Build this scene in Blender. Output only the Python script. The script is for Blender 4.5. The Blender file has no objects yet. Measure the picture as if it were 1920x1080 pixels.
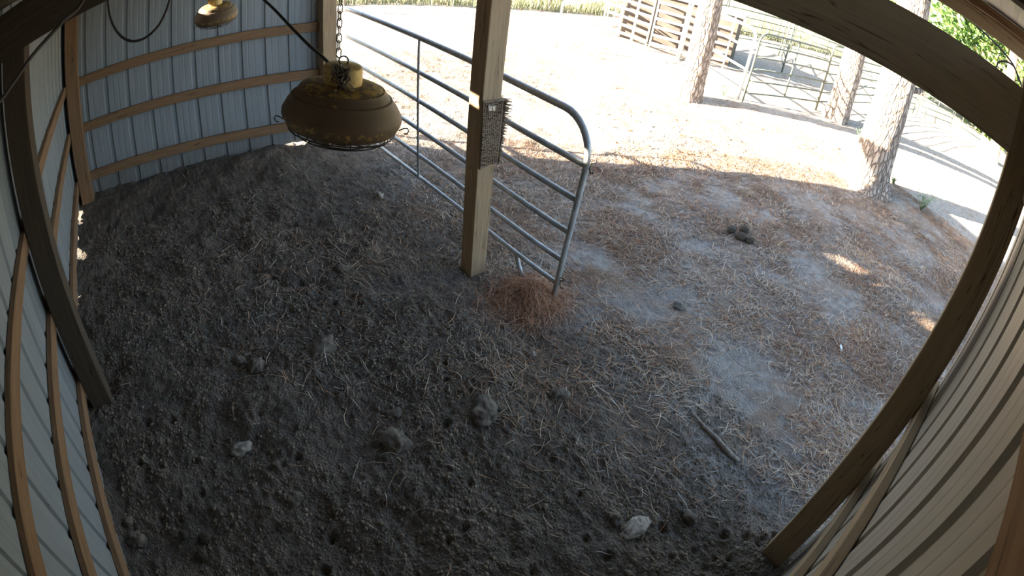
import bpy, math
import numpy as np
from mathutils import Matrix, Vector

S = bpy.context.scene
COL = S.collection
rng = np.random.default_rng(7)

# ------------------------------------------------------------------ camera
# corner-mounted wide security camera; fisheye lens
CAM_R = [[0.7851725718, 0.2948778624, -0.5445650363],
         [-0.6068827026, 0.5414397866, -0.5818387601],
         [0.1232778072, 0.7873309366, 0.6040799438]]
CAM = (0.7526, 0.1732, 2.2918)
cd = bpy.data.cameras.new('camera')
cam = bpy.data.objects.new('camera', cd)
COL.objects.link(cam)
cam.matrix_world = Matrix([CAM_R[i] + [CAM[i]] for i in range(3)] + [[0, 0, 0, 1]])
cd.type = 'PANO'
cd.panorama_type = 'FISHEYE_LENS_POLYNOMIAL'
cd.sensor_fit = 'HORIZONTAL'
cd.sensor_width = 36
cd.sensor_height = 20.25
cd.fisheye_fov = 3.1
cd.fisheye_polynomial_k0 = 0
cd.fisheye_polynomial_k1 = -0.062496573171606645
cd.fisheye_polynomial_k2 = 0.0019421056770802909
cd.fisheye_polynomial_k3 = -7.540209737305104e-05
cd.fisheye_polynomial_k4 = -2.775524516182452e-07
cd.clip_start = 0.01
cd.clip_end = 500
S.camera = cam

# ------------------------------------------------------------------ world, sun, exposure
w = bpy.data.worlds.new('world')
S.world = w
w.use_nodes = True
nt = w.node_tree
bg = nt.nodes['Background']
sky = nt.nodes.new('ShaderNodeTexSky')
sky.sky_type = 'NISHITA'
sky.sun_disc = False
sky.sun_elevation = math.radians(24)
sky.sun_rotation = math.radians(-56)
sky.air_density = 1.0
sky.dust_density = 1.5
nt.links.new(sky.outputs[0], bg.inputs[0])
bg.inputs[1].default_value = 0.46
SUN_EL = math.radians(17.7)
SUN_TO = Vector((0.835 * math.cos(SUN_EL), -0.55 * math.cos(SUN_EL), -math.sin(SUN_EL)))
sd = bpy.data.lights.new('sun', 'SUN')
sd.energy = 38.0
sd.color = (1.0, 0.87, 0.70)
sd.angle = math.radians(0.55)
so = bpy.data.objects.new('sun', sd)
COL.objects.link(so)
so.rotation_euler = SUN_TO.to_track_quat('-Z', 'Y').to_euler()
so.location = (-10, 8, 9)
S.view_settings.view_transform = 'Standard'
S.view_settings.look = 'None'
S.view_settings.exposure = 0.6
S.view_settings.gamma = 1.0
S.view_settings.use_curve_mapping = False
S.cycles.max_bounces = 10
S.cycles.diffuse_bounces = 6
S.cycles.sample_clamp_indirect = 6
S.cycles.use_denoising = True

# ------------------------------------------------------------------ helpers
class MB:
    """collects shapes; build() links them as one mesh object"""
    def __init__(s):
        s.v = []; s.f = []; s.sm = []
    def add(s, v, f, smooth=False):
        o = len(s.v)
        s.v += [tuple(map(float, p)) for p in v]
        s.f += [tuple(i + o for i in q) for q in f]
        s.sm += [smooth] * len(f)
        return s
    def box(s, a, b):
        (x0, y0, z0), (x1, y1, z1) = a, b
        v = [(x0, y0, z0), (x1, y0, z0), (x1, y1, z0), (x0, y1, z0), (x0, y0, z1), (x1, y0, z1), (x1, y1, z1), (x0, y1, z1)]
        f = [(0, 3, 2, 1), (4, 5, 6, 7), (0, 1, 5, 4), (1, 2, 6, 5), (2, 3, 7, 6), (3, 0, 4, 7)]
        return s.add(v, f)
    def tube(s, pts, r, n=8, closed=False, caps=True):
        P = [Vector(p) for p in pts]
        m = len(P)
        rr = r if hasattr(r, '__len__') else [r] * m
        v = []; f = []
        up = None
        for i in range(m):
            if closed:
                t = P[(i + 1) % m] - P[i - 1]
            else:
                t = P[min(i + 1, m - 1)] - P[max(i - 1, 0)]
            if t.length < 1e-9: t = Vector((0, 0, 1))
            t.normalize()
            if up is None:
                up = Vector((0, 0, 1)) if abs(t.z) < .9 else Vector((1, 0, 0))
            a = t.cross(up)
            if a.length < 1e-6: a = t.orthogonal()
            a.normalize(); b = a.cross(t).normalized(); up = b
            for k in range(n):
                c = 2 * math.pi * k / n
                v.append(P[i] + (a * math.cos(c) + b * math.sin(c)) * rr[i])
        for i in range(m if closed else m - 1):
            j = (i + 1) % m
            for k in range(n):
                l = (k + 1) % n
                f.append((i * n + k, i * n + l, j * n + l, j * n + k))
        if not closed and caps:
            f.append(tuple(range(n))[::-1]); f.append(tuple((m - 1) * n + k for k in range(n)))
        return s.add(v, f, True)
    def lathe(s, prof, n=64, loc=(0, 0, 0)):
        v = []; f = []
        for r, z in prof:
            for k in range(n):
                c = 2 * math.pi * k / n
                v.append((loc[0] + r * math.cos(c), loc[1] + r * math.sin(c), loc[2] + z))
        for i in range(len(prof) - 1):
            for k in range(n):
                l = (k + 1) % n
                f.append((i * n + k, i * n + l, (i + 1) * n + l, (i + 1) * n + k))
        return s.add(v, f, True)
    def build(s, name, mat, parent=None, loc=None, rot=None):
        me = bpy.data.meshes.new(name)
        me.from_pydata(s.v, [], s.f)
        me.polygons.foreach_set('use_smooth', s.sm)
        me.update()
        return link(name, me, mat, parent, loc, rot)

def link(name, me, mat, parent=None, loc=None, rot=None):
    me.materials.append(mat)
    o = bpy.data.objects.new(name, me)
    COL.objects.link(o)
    if loc is not None: o.location = loc
    if rot is not None: o.rotation_euler = rot
    if parent: o.parent = parent
    return o

def tag(o, label=None, cat=None, group=None, kind=None):
    if label: o['label'] = label
    if cat: o['category'] = cat
    if group: o['group'] = group
    if kind: o['kind'] = kind
    return o

def empty(name, loc=(0, 0, 0), rz=0.0):
    o = bpy.data.objects.new(name, None)
    COL.objects.link(o)
    o.location = loc
    o.rotation_euler = (0, 0, rz)
    o.empty_display_size = .1
    return o

def copy_tree(o, parent=None):
    c = o.copy(); COL.objects.link(c)
    if parent: c.parent = parent
    for ch in list(o.children): copy_tree(ch, c)
    return c

def arr_mesh(name, V, F, smooth=False):
    """mesh from numpy vertex (n,3) and quad (m,4) or tri (m,3) arrays"""
    me = bpy.data.meshes.new(name)
    k = F.shape[1]
    me.vertices.add(len(V)); me.vertices.foreach_set('co', V.astype(np.float32).ravel())
    me.loops.add(F.size); me.loops.foreach_set('vertex_index', F.astype(np.int32).ravel())
    me.polygons.add(len(F)); me.polygons.foreach_set('loop_start', np.arange(0, F.size, k, dtype=np.int32))
    me.polygons.foreach_set('use_smooth', np.full(len(F), smooth))
    me.update(calc_edges=True)
    return me

def vnoise(x, y, scale, seed):
    """smooth 2-D value noise in -1..1"""
    r = np.random.default_rng(seed).random((256, 256)) * 2 - 1
    u = x / scale + 1000.37; v = y / scale + 1000.71
    i = np.floor(u).astype(int); j = np.floor(v).astype(int)
    fu = u - i; fv = v - j
    fu = fu * fu * (3 - 2 * fu); fv = fv * fv * (3 - 2 * fv)
    g = lambda a, b: r[a % 256, b % 256]
    return (g(i, j) * (1 - fu) + g(i + 1, j) * fu) * (1 - fv) + (g(i, j + 1) * (1 - fu) + g(i + 1, j + 1) * fu) * fv

# ------------------------------------------------------------------ materials
def lin(c):
    return tuple(((v / 255) / 12.92 if v / 255 <= .04045 else ((v / 255 + .055) / 1.055) ** 2.4) for v in c) + (1,)

class Mat:
    def __init__(s, name, col=(.5, .5, .5, 1), rough=.8, metal=0.0):
        s.m = bpy.data.materials.new(name); s.m.use_nodes = True
        s.nt = s.m.node_tree; s.b = s.nt.nodes['Principled BSDF']
        s.b.inputs['Base Color'].default_value = col
        s.b.inputs['Roughness'].default_value = rough
        s.b.inputs['Metallic'].default_value = metal
    def n(s, t, **kw):
        x = s.nt.nodes.new(t)
        for k, v in kw.items(): setattr(x, k, v)
        return x
    def l(s, a, b): s.nt.links.new(a, b)
    def coord(s, scale=(1, 1, 1), kind='Object'):
        c = s.n('ShaderNodeTexCoord'); m = s.n('ShaderNodeMapping')
        m.inputs['Scale'].default_value = scale
        s.l(c.outputs[kind], m.inputs['Vector']); return m.outputs[0]
    def noise(s, vec, scale, detail=4, rough=.55):
        x = s.n('ShaderNodeTexNoise'); x.inputs['Scale'].default_value = scale
        x.inputs['Detail'].default_value = detail; x.inputs['Roughness'].default_value = rough
        s.l(vec, x.inputs['Vector']); return x.outputs['Fac']
    def ramp(s, fac, stops):
        r = s.n('ShaderNodeValToRGB'); e = r.color_ramp.elements
        while len(e) < len(stops): e.new(.5)
        for q, (p, c) in zip(e, stops): q.position = p; q.color = c
        s.l(fac, r.inputs[0]); return r.outputs[0]
    def mix(s, fac, a, b, mode='MIX'):
        x = s.n('ShaderNodeMix', data_type='RGBA', blend_type=mode)
        for sock, v in ((x.inputs['Factor'], fac), (x.inputs['A'], a), (x.inputs['B'], b)):
            if isinstance(v, (int, float, tuple)): sock.default_value = v
            else: s.l(v, sock)
        return x.outputs['Result']
    def base(s, c): s.l(c, s.b.inputs['Base Color'])
    def bump(s, h, strength=.3, dist=.01):
        x = s.n('ShaderNodeBump'); x.inputs['Strength'].default_value = strength; x.inputs['Distance'].default_value = dist
        s.l(h, x.inputs['Height']); s.l(x.outputs[0], s.b.inputs['Normal'])

def wood(name, a, b, crack=.25):
    m = Mat(name, rough=.85)
    v = m.coord((22, 22, 1.3))
    g = m.noise(v, 2.2, 6, .65)
    v2 = m.coord((60, 60, 2.0)); g2 = m.noise(v2, 2.5, 4, .7)
    c = m.ramp(g, [(.3, a), (.7, b)])
    v3 = m.coord((9, 9, .25)); g3 = m.noise(v3, 3.1, 2, .5)
    dark = m.ramp(g3, [(.0, (0, 0, 0, 1)), (.49, (0, 0, 0, 1)), (.5, (1, 1, 1, 1)), (.508, (0, 0, 0, 1))])
    c = m.mix(m.ramp(g2, [(.4, (0, 0, 0, 1)), (.9, (.5, .5, .5, 1))]), c, tuple(x * .55 for x in a[:3]) + (1,))
    m.base(m.mix(dark, c, tuple(x * .3 for x in a[:3]) + (1,)))
    m.bump(g2, .25, .004)
    return m.m

M = {}
M['post'] = wood('treated_pine', (.36, .25, .145, 1), (.50, .36, .215, 1))
M['post2'] = wood('grey_pine', (.30, .215, .125, 1), (.42, .30, .18, 1))  # lightened on account of lens flare over the right post
M['girt'] = wood('brown_pine', (.19, .105, .052, 1), (.29, .17, .085, 1))
M['beam'] = wood('flare_lightened_pine', (.46, .37, .26, 1), (.54, .44, .31, 1))  # lighter base colour stands in for lens flare on the beam
M['dark_wood'] = wood('old_dark_pine', (.05, .035, .022, 1), (.085, .06, .037, 1))

def sheet(name, base, dirt):
    m = Mat(name, base, .42, .0)
    v = m.coord(); a = m.noise(v, 3, 5, .6)
    v2 = m.coord((9, 9, .8)); b = m.noise(v2, 2.0, 4, .6)
    c = m.mix(m.ramp(b, [(.35, (0, 0, 0, 1)), (.75, (.6, .6, .6, 1))]), base, dirt)
    # dirt splashed up from the ground
    geo = m.n('ShaderNodeNewGeometry'); sp = m.n('ShaderNodeSeparateXYZ'); m.l(geo.outputs['Position'], sp.inputs[0])
    mr = m.n('ShaderNodeMapRange'); mr.inputs['From Min'].default_value = .03; mr.inputs['From Max'].default_value = .35
    mr.inputs['To Min'].default_value = 1; mr.inputs['To Max'].default_value = 0; m.l(sp.outputs['Z'], mr.inputs['Value'])
    mu = m.n('ShaderNodeMath', operation='MULTIPLY'); m.l(mr.outputs[0], mu.inputs[0]); m.l(a, mu.inputs[1])
    c = m.mix(mu.outputs[0], c, (.13, .10, .07, 1))
    spk = m.ramp(m.noise(v, 55, 2, .5), [(.72, (0, 0, 0, 1)), (.78, (1, 1, 1, 1))])
    c = m.mix(spk, c, (.09, .08, .06, 1))
    m.base(c)
    return m.m
M['sheet'] = sheet('ribbed_steel_sheet', (.27, .295, .31, 1), (.19, .21, .22, 1))
M['sheet_warm_lit'] = sheet('ribbed_steel_sheet_near', (.41, .37, .31, 1), (.31, .28, .23, 1))  # same steel sheet, tinted to carry warm bounce light
M['roof'] = sheet('roof_sheet', (.36, .34, .30, 1), (.24, .22, .18, 1))

g = Mat('dirt_and_sand', rough=.95)
pos = g.n('ShaderNodeNewGeometry').outputs['Position']
sp = g.n('ShaderNodeSeparateXYZ'); g.l(pos, sp.inputs[0])
att = g.n('ShaderNodeAttribute', attribute_name='zone')     # r: yard sand, g: pasture
sx = g.n('ShaderNodeSeparateColor'); g.l(att.outputs['Color'], sx.inputs[0])
na = g.noise(pos, 1.4, 5, .6); nb = g.noise(pos, 14, 5, .65); nc = g.noise(pos, 110, 3, .6)
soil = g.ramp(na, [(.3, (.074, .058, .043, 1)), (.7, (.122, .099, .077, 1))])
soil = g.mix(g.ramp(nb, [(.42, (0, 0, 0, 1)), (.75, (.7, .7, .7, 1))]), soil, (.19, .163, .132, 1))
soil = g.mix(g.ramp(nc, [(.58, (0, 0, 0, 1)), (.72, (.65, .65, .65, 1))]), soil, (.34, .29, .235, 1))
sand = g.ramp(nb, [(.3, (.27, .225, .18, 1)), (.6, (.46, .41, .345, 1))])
sand = g.mix(g.ramp(g.noise(pos, 3.2, 5, .65), [(.5, (0, 0, 0, 1)), (.68, (.6, .6, .6, 1))]), sand, (.30, .19, .11, 1))
grass = g.ramp(g.noise(pos, 2.5, 6, .7), [(.35, (.17, .18, .09, 1)), (.55, (.30, .29, .16, 1)), (.7, (.42, .36, .25, 1))])
shade_dirt = g.ramp(nb, [(.3, (.19, .165, .14, 1)), (.62, (.36, .325, .285, 1))])   # trampled needle duff over grey sand, darkened to paint in the shed's shadow
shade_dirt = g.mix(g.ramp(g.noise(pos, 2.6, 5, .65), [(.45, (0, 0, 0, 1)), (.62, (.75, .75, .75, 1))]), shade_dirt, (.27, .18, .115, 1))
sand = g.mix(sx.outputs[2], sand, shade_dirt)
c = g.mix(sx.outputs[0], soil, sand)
c = g.mix(sx.outputs[1], c, grass)
g.base(c)
vor = g.n('ShaderNodeTexVoronoi'); vor.inputs['Scale'].default_value = 75; g.l(pos, vor.inputs['Vector'])
bb = g.n('ShaderNodeMath', operation='MULTIPLY_ADD'); g.l(nc, bb.inputs[0]); bb.inputs[1].default_value = .8; g.l(vor.outputs['Distance'], bb.inputs[2])
g.bump(bb.outputs[0], .9, .012)
M['ground'] = g.m

def plain(name, col, rough=.7, metal=0.0, var=.25, scale=20, bump=0.0):
    m = Mat(name, col, rough, metal)
    v = m.coord(); n = m.noise(v, scale, 4, .6)
    d = tuple(x * (1 - var) for x in col[:3]) + (1,); b = tuple(min(1, x * (1 + var)) for x in col[:3]) + (1,)
    m.base(m.ramp(n, [(.35, d), (.65, b)]))
    if bump: m.bump(n, bump, .01)
    return m.m
M['gate'] = plain('grey_painted_tube', (.40, .42, .43, 1), .34, .2, .2, 12)
M['chain'] = plain('rusty_zinc', (.26, .225, .18, 1), .55, .6, .3, 60)
M['cord'] = plain('black_rubber', (.035, .03, .027, 1), .6)
M['galv'] = plain('galvanised_pipe', (.62, .63, .62, 1), .45, .25, .1, 6)
M['greenpipe'] = plain('weathered_green_pipe', (.13, .15, .125, 1), .55, .1, .2, 6)
M['clod'] = plain('dry_dirt_lump', (.13, .108, .085, 1), .95, 0, .35, 30, .8)
M['paleclod'] = plain('pale_clay_lump', (.30, .265, .225, 1), .95, 0, .35, 40, .9)
M['crumb'] = plain('dry_dirt_crumb', (.185, .15, .112, 1), .95, 0, .45, 9)
M['dung'] = plain('manure', (.055, .042, .026, 1), .9, 0, .3, 60, .9)
M['stick'] = plain('weathered_branch', (.27, .225, .18, 1), .9, 0, .35, 40, .6)
M['brush'] = plain('dusty_bristle', (.27, .20, .14, 1), .95, 0, .3, 50, .4)
M['buckle'] = plain('worn_steel', (.75, .73, .68, 1), .3, .9, .1, 40)
M['wire'] = plain('dark_wire', (.10, .08, .06, 1), .6, .1, .2, 30)
M['white'] = plain('white_scrap', (.75, .76, .72, 1), .7, 0, .1, 30)
M['leafg'] = plain('green_leaf', (.13, .22, .08, 1), .7, 0, .35, 14)
M['weed'] = plain('grey_green_leaf', (.20, .27, .17, 1), .7, 0, .3, 14)
M['building'] = plain('brown_boards', (.085, .068, .056, 1), .85, 0, .2, 3)  # darkened so the front wall carries its shade in the colour
M['tarp'] = plain('grey_sheet', (.34, .34, .34, 1), .6, 0, .1, 3)
m = Mat('clear_bulb_glass', (1, 1, 1, 1), .03); m.b.inputs['Transmission Weight'].default_value = 1.0; m.b.inputs['IOR'].default_value = 1.45
M['bulb'] = m.m

def attr_mat(name, rough=.8, attr='tint', trans=0.0):
    m = Mat(name, rough=rough)
    a = m.n('ShaderNodeAttribute', attribute_name=attr); m.base(a.outputs['Color'])
    return m.m
M['needle'] = attr_mat('pine_needles')
M['foliage'] = attr_mat('tree_leaves', .6)
M['grass'] = attr_mat('grass_blades', .7)

# rusted brass-yellow lamp shade: brown crust with the yellow paint showing at ridges
m = Mat('rusted_yellow_shade', rough=.62, metal=.25)
v = m.coord(); n1 = m.noise(v, 60, 6, .75); n2 = m.noise(v, 7, 4, .6)
sp = m.n('ShaderNodeSeparateXYZ'); m.l(v, sp.inputs[0])
band = m.ramp(m.n('ShaderNodeMath', operation='MULTIPLY').outputs[0], [(0, (0, 0, 0, 1)), (1, (1, 1, 1, 1))])
mm = [x for x in m.nt.nodes if x.bl_idname == 'ShaderNodeMath'][-1]; m.l(sp.outputs['Z'], mm.inputs[0]); mm.inputs[1].default_value = 10
rb = [x for x in m.nt.nodes if x.bl_idname == 'ShaderNodeValToRGB'][-1].color_ramp
while len(rb.elements) < 8: rb.elements.new(.5)
for e, (p, q) in zip(rb.elements, [(0, .1), (.10, .20), (.22, .21), (.36, .02), (.70, .03), (.735, .17), (.80, .05), (.905, .24)]):
    e.position = p; e.color = (q, q, q, 1)
ad = m.n('ShaderNodeMath', operation='ADD'); m.l(n1, ad.inputs[0]); m.l(band, ad.inputs[1])
k = m.ramp(ad.outputs[0], [(.70, (0, 0, 0, 1)), (.80, (1, 1, 1, 1))])
m.base(m.mix(k, m.ramp(n2, [(.3, (.17, .12, .078, 1)), (.7, (.23, .165, .105, 1))]), (.60, .40, .12, 1)))  # brown crust colour raised to take in lens flare
m.bump(n1, .25, .003)
M['shade'] = m.m
m = Mat('yellow_brass_paint', rough=.5, metal=.3)
n1 = m.noise(m.coord(), 40, 5, .7)
m.base(m.ramp(n1, [(.34, (.26, .18, .08, 1)), (.44, (.62, .45, .17, 1)), (.7, (.74, .56, .24, 1))]))
M['brass'] = m.m

def bark(name, a, b):
    m = Mat(name, rough=.95)
    v = m.coord((16, 16, 5.5))
    vo = m.n('ShaderNodeTexVoronoi', feature='DISTANCE_TO_EDGE'); vo.inputs['Scale'].default_value = 1.6
    nn = m.n('ShaderNodeTexNoise'); nn.inputs['Scale'].default_value = 1.5; nn.inputs['Detail'].default_value = 4; m.l(v, nn.inputs['Vector'])
    mx = m.mix(.35, v, nn.outputs['Color']); m.l(mx, vo.inputs['Vector'])
    r = m.ramp(vo.outputs['Distance'], [(.0, tuple(x * .5 for x in a[:3]) + (1,)), (.08, a), (.4, b)])
    m.base(r)
    m.bump(m.ramp(vo.outputs['Distance'], [(0, (0, 0, 0, 1)), (.18, (1, 1, 1, 1))]), .9, .03)
    return m.m
M['bark'] = bark('pine_bark', (.33, .26, .205, 1), (.47, .40, .335, 1))

# ------------------------------------------------------------------ ground
def hgt(x, y):
    """ground height: trampled dirt inside the shed, flatter outside, antlion pits, hoof dents"""
    inside = 1 / (1 + np.exp((x - 2.6 - .25 * vnoise(x, y, .9, 3)) * 5))
    amp = .35 + .65 * inside
    h = amp * (.026 * vnoise(x, y, .75, 11) + .022 * vnoise(x, y, .27, 12) + .014 * vnoise(x, y, .105, 13)
               + .012 * np.abs(vnoise(x, y, .048, 14)) + .0065 * vnoise(x, y, .024, 15)) 
    h += (1 - inside) * (.006 * vnoise(x + y * .5, y, .12, 21) + .0035 * vnoise(x, y, .03, 22))
    h += .02 * np.maximum(0, vnoise(x, y, .33, 31) - .55) * inside
    far = np.clip((np.hypot(x - 2, y - 2) - 8) / 30, 0, 1)
    h *= (1 - .6 * far)
    h += .1 * np.exp(-((x - 2.86) ** 2 + (y - 2.2) ** 2) / (2 * .13 ** 2))
    h += .018 * np.exp(-(y + .1) ** 2 / .02) * inside
    for px, py, r in PITS:
        d = np.hypot(x - px, y - py)
        h += np.where(d < 2.2 * r, -1.25 * r * np.clip(1 - d / r, 0, 1) + .12 * r * np.exp(-((d - 1.15 * r) / (.3 * r)) ** 2), 0)
    return h

_p = [(0.378, 2.381), (0.265, 2.144), (0.294, 2.097), (0.146, 2.144), (0.383, 2.076), (0.541, 1.847), (0.564, 2.038), (0.383, 1.758), (0.277, 1.796), (0.518, 2.339), (0.969, 2.165), (0.966, 1.805), (1.045, 1.809), (1.017, 1.354), (0.912, 1.218), (1.753, 1.587), (1.898, 1.844), (1.962, 1.966), (1.524, 1.067), (1.437, 1.055), (2.115, 1.126), (2.095, 0.896), (1.659, 0.739), (1.968, 0.715), (1.986, 0.59), (2.318, 0.536), (2.362, 0.356), (2.543, 0.305), (2.622, 0.217), (2.279, 0.373), (2.325, 0.253), (2.412, 0.191), (2.241, 0.404), (2.746, 0.117), (1.322, 3.401), (1.412, 3.268), (1.542, 3.123), (1.619, 2.987), (1.643, 2.787), (1.765, 2.801), (1.8, 2.775), (1.767, 2.709), (1.363, 1.912), (1.673, 1.241), (2.639, 0.147), (2.683, 0.149), (2.409, 0.252), (2.463, 0.204)]
_r = np.random.default_rng(5)
PITS = [(a, b, float(_r.uniform(.020, .033))) for a, b in _p]

def graded(lo, a, b, step, hi, mid=None, mstep=None):
    core = list(np.arange(a, b, step))
    if mid: core += list(np.arange(b, mid, mstep))
    up = []; q = core[-1]; s = mstep or step
    while q < hi: s *= 1.09; q += s; up.append(q)
    dn = []; q = a; s = step
    while q > lo: s *= 1.2; q -= s; dn.append(q)
    return np.array(dn[::-1] + core + up)
gx = graded(-60, -.1, 3.3, .0105, 110, 9.5, .03)
gy = graded(-60, -.15, 4.2, .012, 110, 8.5, .035)
GX, GY = np.meshgrid(gx, gy, indexing='ij')
GZ = hgt(GX, GY)
V = np.stack([GX.ravel(), GY.ravel(), GZ.ravel()], 1)
nx, ny = len(gx), len(gy)
idx = np.arange(nx * ny).reshape(nx, ny)
F = np.stack([idx[:-1, :-1], idx[1:, :-1], idx[1:, 1:], idx[:-1, 1:]], -1).reshape(-1, 4)
me = arr_mesh('ground', V, F, True)
X, Y = V[:, 0], V[:, 1]
edge = 2.75 + .22 * vnoise(X, Y, .6, 41) + .1 * vnoise(X, Y, .17, 42)
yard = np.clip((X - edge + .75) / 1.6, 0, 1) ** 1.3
yard = np.maximum(yard, .8 * np.clip((Y - 4.4 + .3 * vnoise(X, Y, .5, 43)) / 1.2, 0, 1) * np.clip((X - 1.7) / .9, 0, 1))
yard = np.where((X < -.02) | (Y > 5.5), 1, yard)
past = np.clip((Y - (14.6 - .26 * X) + .5 * vnoise(X, Y, 1.1, 44)) / .8, 0, 1)
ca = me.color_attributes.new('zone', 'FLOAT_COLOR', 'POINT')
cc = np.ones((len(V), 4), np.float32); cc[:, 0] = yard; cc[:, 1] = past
shade_duff = np.clip((9.6 - X + .5 * vnoise(X, Y, 1.0, 45)) / 1.2, 0, 1) * np.clip((6.3 - .60 * (X - 2.75) - Y + .35 * vnoise(X, Y, .7, 46)) / .7, 0, 1)  # mask for shade painted into the sand up to the shed's shadow edge
cc[:, 2] = shade_duff
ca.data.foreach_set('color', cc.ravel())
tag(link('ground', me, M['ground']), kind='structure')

# ------------------------------------------------------------------ walls
def ribbed(name, mat, length, z0, z1, origin, ang, flip=1):
    """ribbed sheet along local +X, ribs bulging to local +Y*flip (outwards), seen from inside"""
    per = .2286; xs = []; ys = []
    t = 0.0
    prof = [(0, 0), (.004, 0), (.014, .015), (.048, .015), (.058, 0), (.100, 0), (.106, .0013), (.111, .0013), (.117, 0), (.160, 0), (.166, .0013), (.171, .0013), (.177, 0)]
    k = 0
    while k * per < length:
        for a, b in prof:
            q = k * per + a
            if q <= length: xs.append(q); ys.append(b)
        k += 1
    xs.append(length); ys.append(0)
    fz0 = z0 if callable(z0) else (lambda q: z0)
    fz1 = z1 if callable(z1) else (lambda q: z1)
    zs = np.linspace(0, 1, 9)
    n = len(xs); v = []; f = []
    wob = np.random.default_rng(len(name)).normal(0, .0012, (9, n))
    for i, z in enumerate(zs):
        for j in range(n): v.append((xs[j], flip * (ys[j] + wob[i, j // 13 * 13] * .5), fz0(xs[j]) * (1 - z) + fz1(xs[j]) * z))
    m = len(v)
    for i, z in enumerate(zs):
        for j in range(n): v.append((xs[j], flip * (ys[j] + .0012 + wob[i, j // 13 * 13] * .5), fz0(xs[j]) * (1 - z) + fz1(xs[j]) * z))
    for i in range(8):
        for j in range(n - 1):
            a = i * n + j
            f.append((a, a + 1, a + n + 1, a + n)); f.append((m + a, m + a + n, m + a + n + 1, m + a + 1))
    mb = MB(); mb.add(v, f)
    o = mb.build(name, mat, None, origin, (0, 0, ang))
    return tag(o, kind='structure')
# back wall: plane x=0, running from the near corner to the far corner
def back_bottom(q):
    y = q - .06
    return -.06 if y < 2.9 else (.002 + .012 * math.sin(y * 9) + .010 * math.sin(y * 23) if y < 5.25 else -.05)
def back_top(q):          # sheet stops short of the roof in two stretches, where the light comes in
    y = q - .06
    return 2.248 if (3.78 < y < 4.62 or 4.85 < y < 5.15) else 2.36
ribbed('wall_back', M['sheet'], 5.62, back_bottom, back_top, (0, -.06, 0), math.pi / 2, 1)
# far wall: slightly skewed
FAR_A = math.atan2(-.1, 2.76)
ribbed('wall_far', M['sheet'], 2.76, lambda q: -.05 if q < 2.05 or q > 2.5 else .015, 2.42, (-.02, 5.472, 0), FAR_A, 1)
# near wall
ribbed('wall_near', M['sheet_warm_lit'], 2.86, -.01, 2.40, (-.01, -.06, 0), 0, -1)

def board(name, mat, p0, p1, w, t, side, label=None, cat=None, group=None, parent=None, ends=None):
    """sawn board from p0 to p1 (its centre line); w = width across 'side', t = thickness; local Z runs along it"""
    p0 = Vector(p0); p1 = Vector(p1); L = (p1 - p0).length
    z = (p1 - p0).normalized(); x = Vector(side).normalized(); x = (x - z * x.dot(z)).normalized(); y = z.cross(x)
    c = .004
    prof = [(-w / 2 + c, -t / 2), (w / 2 - c, -t / 2), (w / 2, -t / 2 + c), (w / 2, t / 2 - c), (w / 2 - c, t / 2), (-w / 2 + c, t / 2), (-w / 2, t / 2 - c), (-w / 2, -t / 2 + c)]
    n = max(2, int(L / .25)); v = []; f = []
    r = np.random.default_rng(int(abs(p0.x * 931 + p0.y * 577 + p0.z * 313)) + 1)
    for i in range(n + 1):
        dx, dy = r.normal(0, .0012, 2)
        for a, b in prof: v.append((a + dx, b + dy, L * i / n))
    for i in range(n):
        for k in range(8): f.append((i * 8 + k, i * 8 + (k + 1) % 8, (i + 1) * 8 + (k + 1) % 8, (i + 1) * 8 + k))
    f.append(tuple(range(8))[::-1]); f.append(tuple(n * 8 + k for k in range(8)))
    mb = MB(); mb.add(v, f)
    o = mb.build(name, mat)
    o.matrix_world = Matrix([[x.x, y.x, z.x, p0.x], [x.y, y.y, z.y, p0.y], [x.z, y.z, z.z, p0.z], [0, 0, 0, 1]])
    if parent:
        o.parent = parent
    return tag(o, label, cat, group)

UP = (0, 0, 1)
gz = {1: .198, 2: .7035, 3: 1.1664}
off = {1: -.011, 2: -.04, 3: -.027}
gl = {1: 'lowest', 2: 'middle', 3: 'upper'}
G = 'horizontal wall girts'
H = .089
for i in (1, 2, 3):
    board('wall_girt', M['girt'], (.021, -.02, gz[i] + off[i]), (.021, 2.70, gz[i] + off[i]), H, .038, UP,
          '%s brown board along the near part of the left wall, before the dark post' % gl[i], 'girt', G)
    board('wall_girt', M['girt'], (.021, 2.71, gz[i]), (.021, 5.42, gz[i]), H, .038, UP,
          '%s brown board on the left wall between the dark post and corner post' % gl[i], 'girt', G)
    dy = -.036
    board('wall_girt', M['girt'], (.045, 5.465 - .024, gz[i] + .005), (2.70, 5.465 - .024 + dy * 2.70, gz[i] + .005), H, .038, UP,
          '%s horizontal brown board across the far end wall' % gl[i], 'girt', G)
for i, z in ((2, .70), (3, 1.166)):
    board('wall_girt', M['post2'], (.02, -.038, z), (2.84, -.038, z), H, .038, UP,
          '%s grey horizontal board behind the right hand post against the warm-lit wall' % ('lower' if i == 2 else 'upper'), 'girt', G)
board('wall_girt', M['girt'], (.3, -.020, 2.115), (2.6, -.020, 2.115), .10, .038, UP,
      'orange-brown board at the bottom right corner, closest to the camera', 'girt', G)
board('wall_girt', M['girt'], (.021, 2.80, 2.05), (.021, 5.40, 2.05), H, .038, UP,
      'top board of the left wall just under the dark rafter', 'girt', G)

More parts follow.
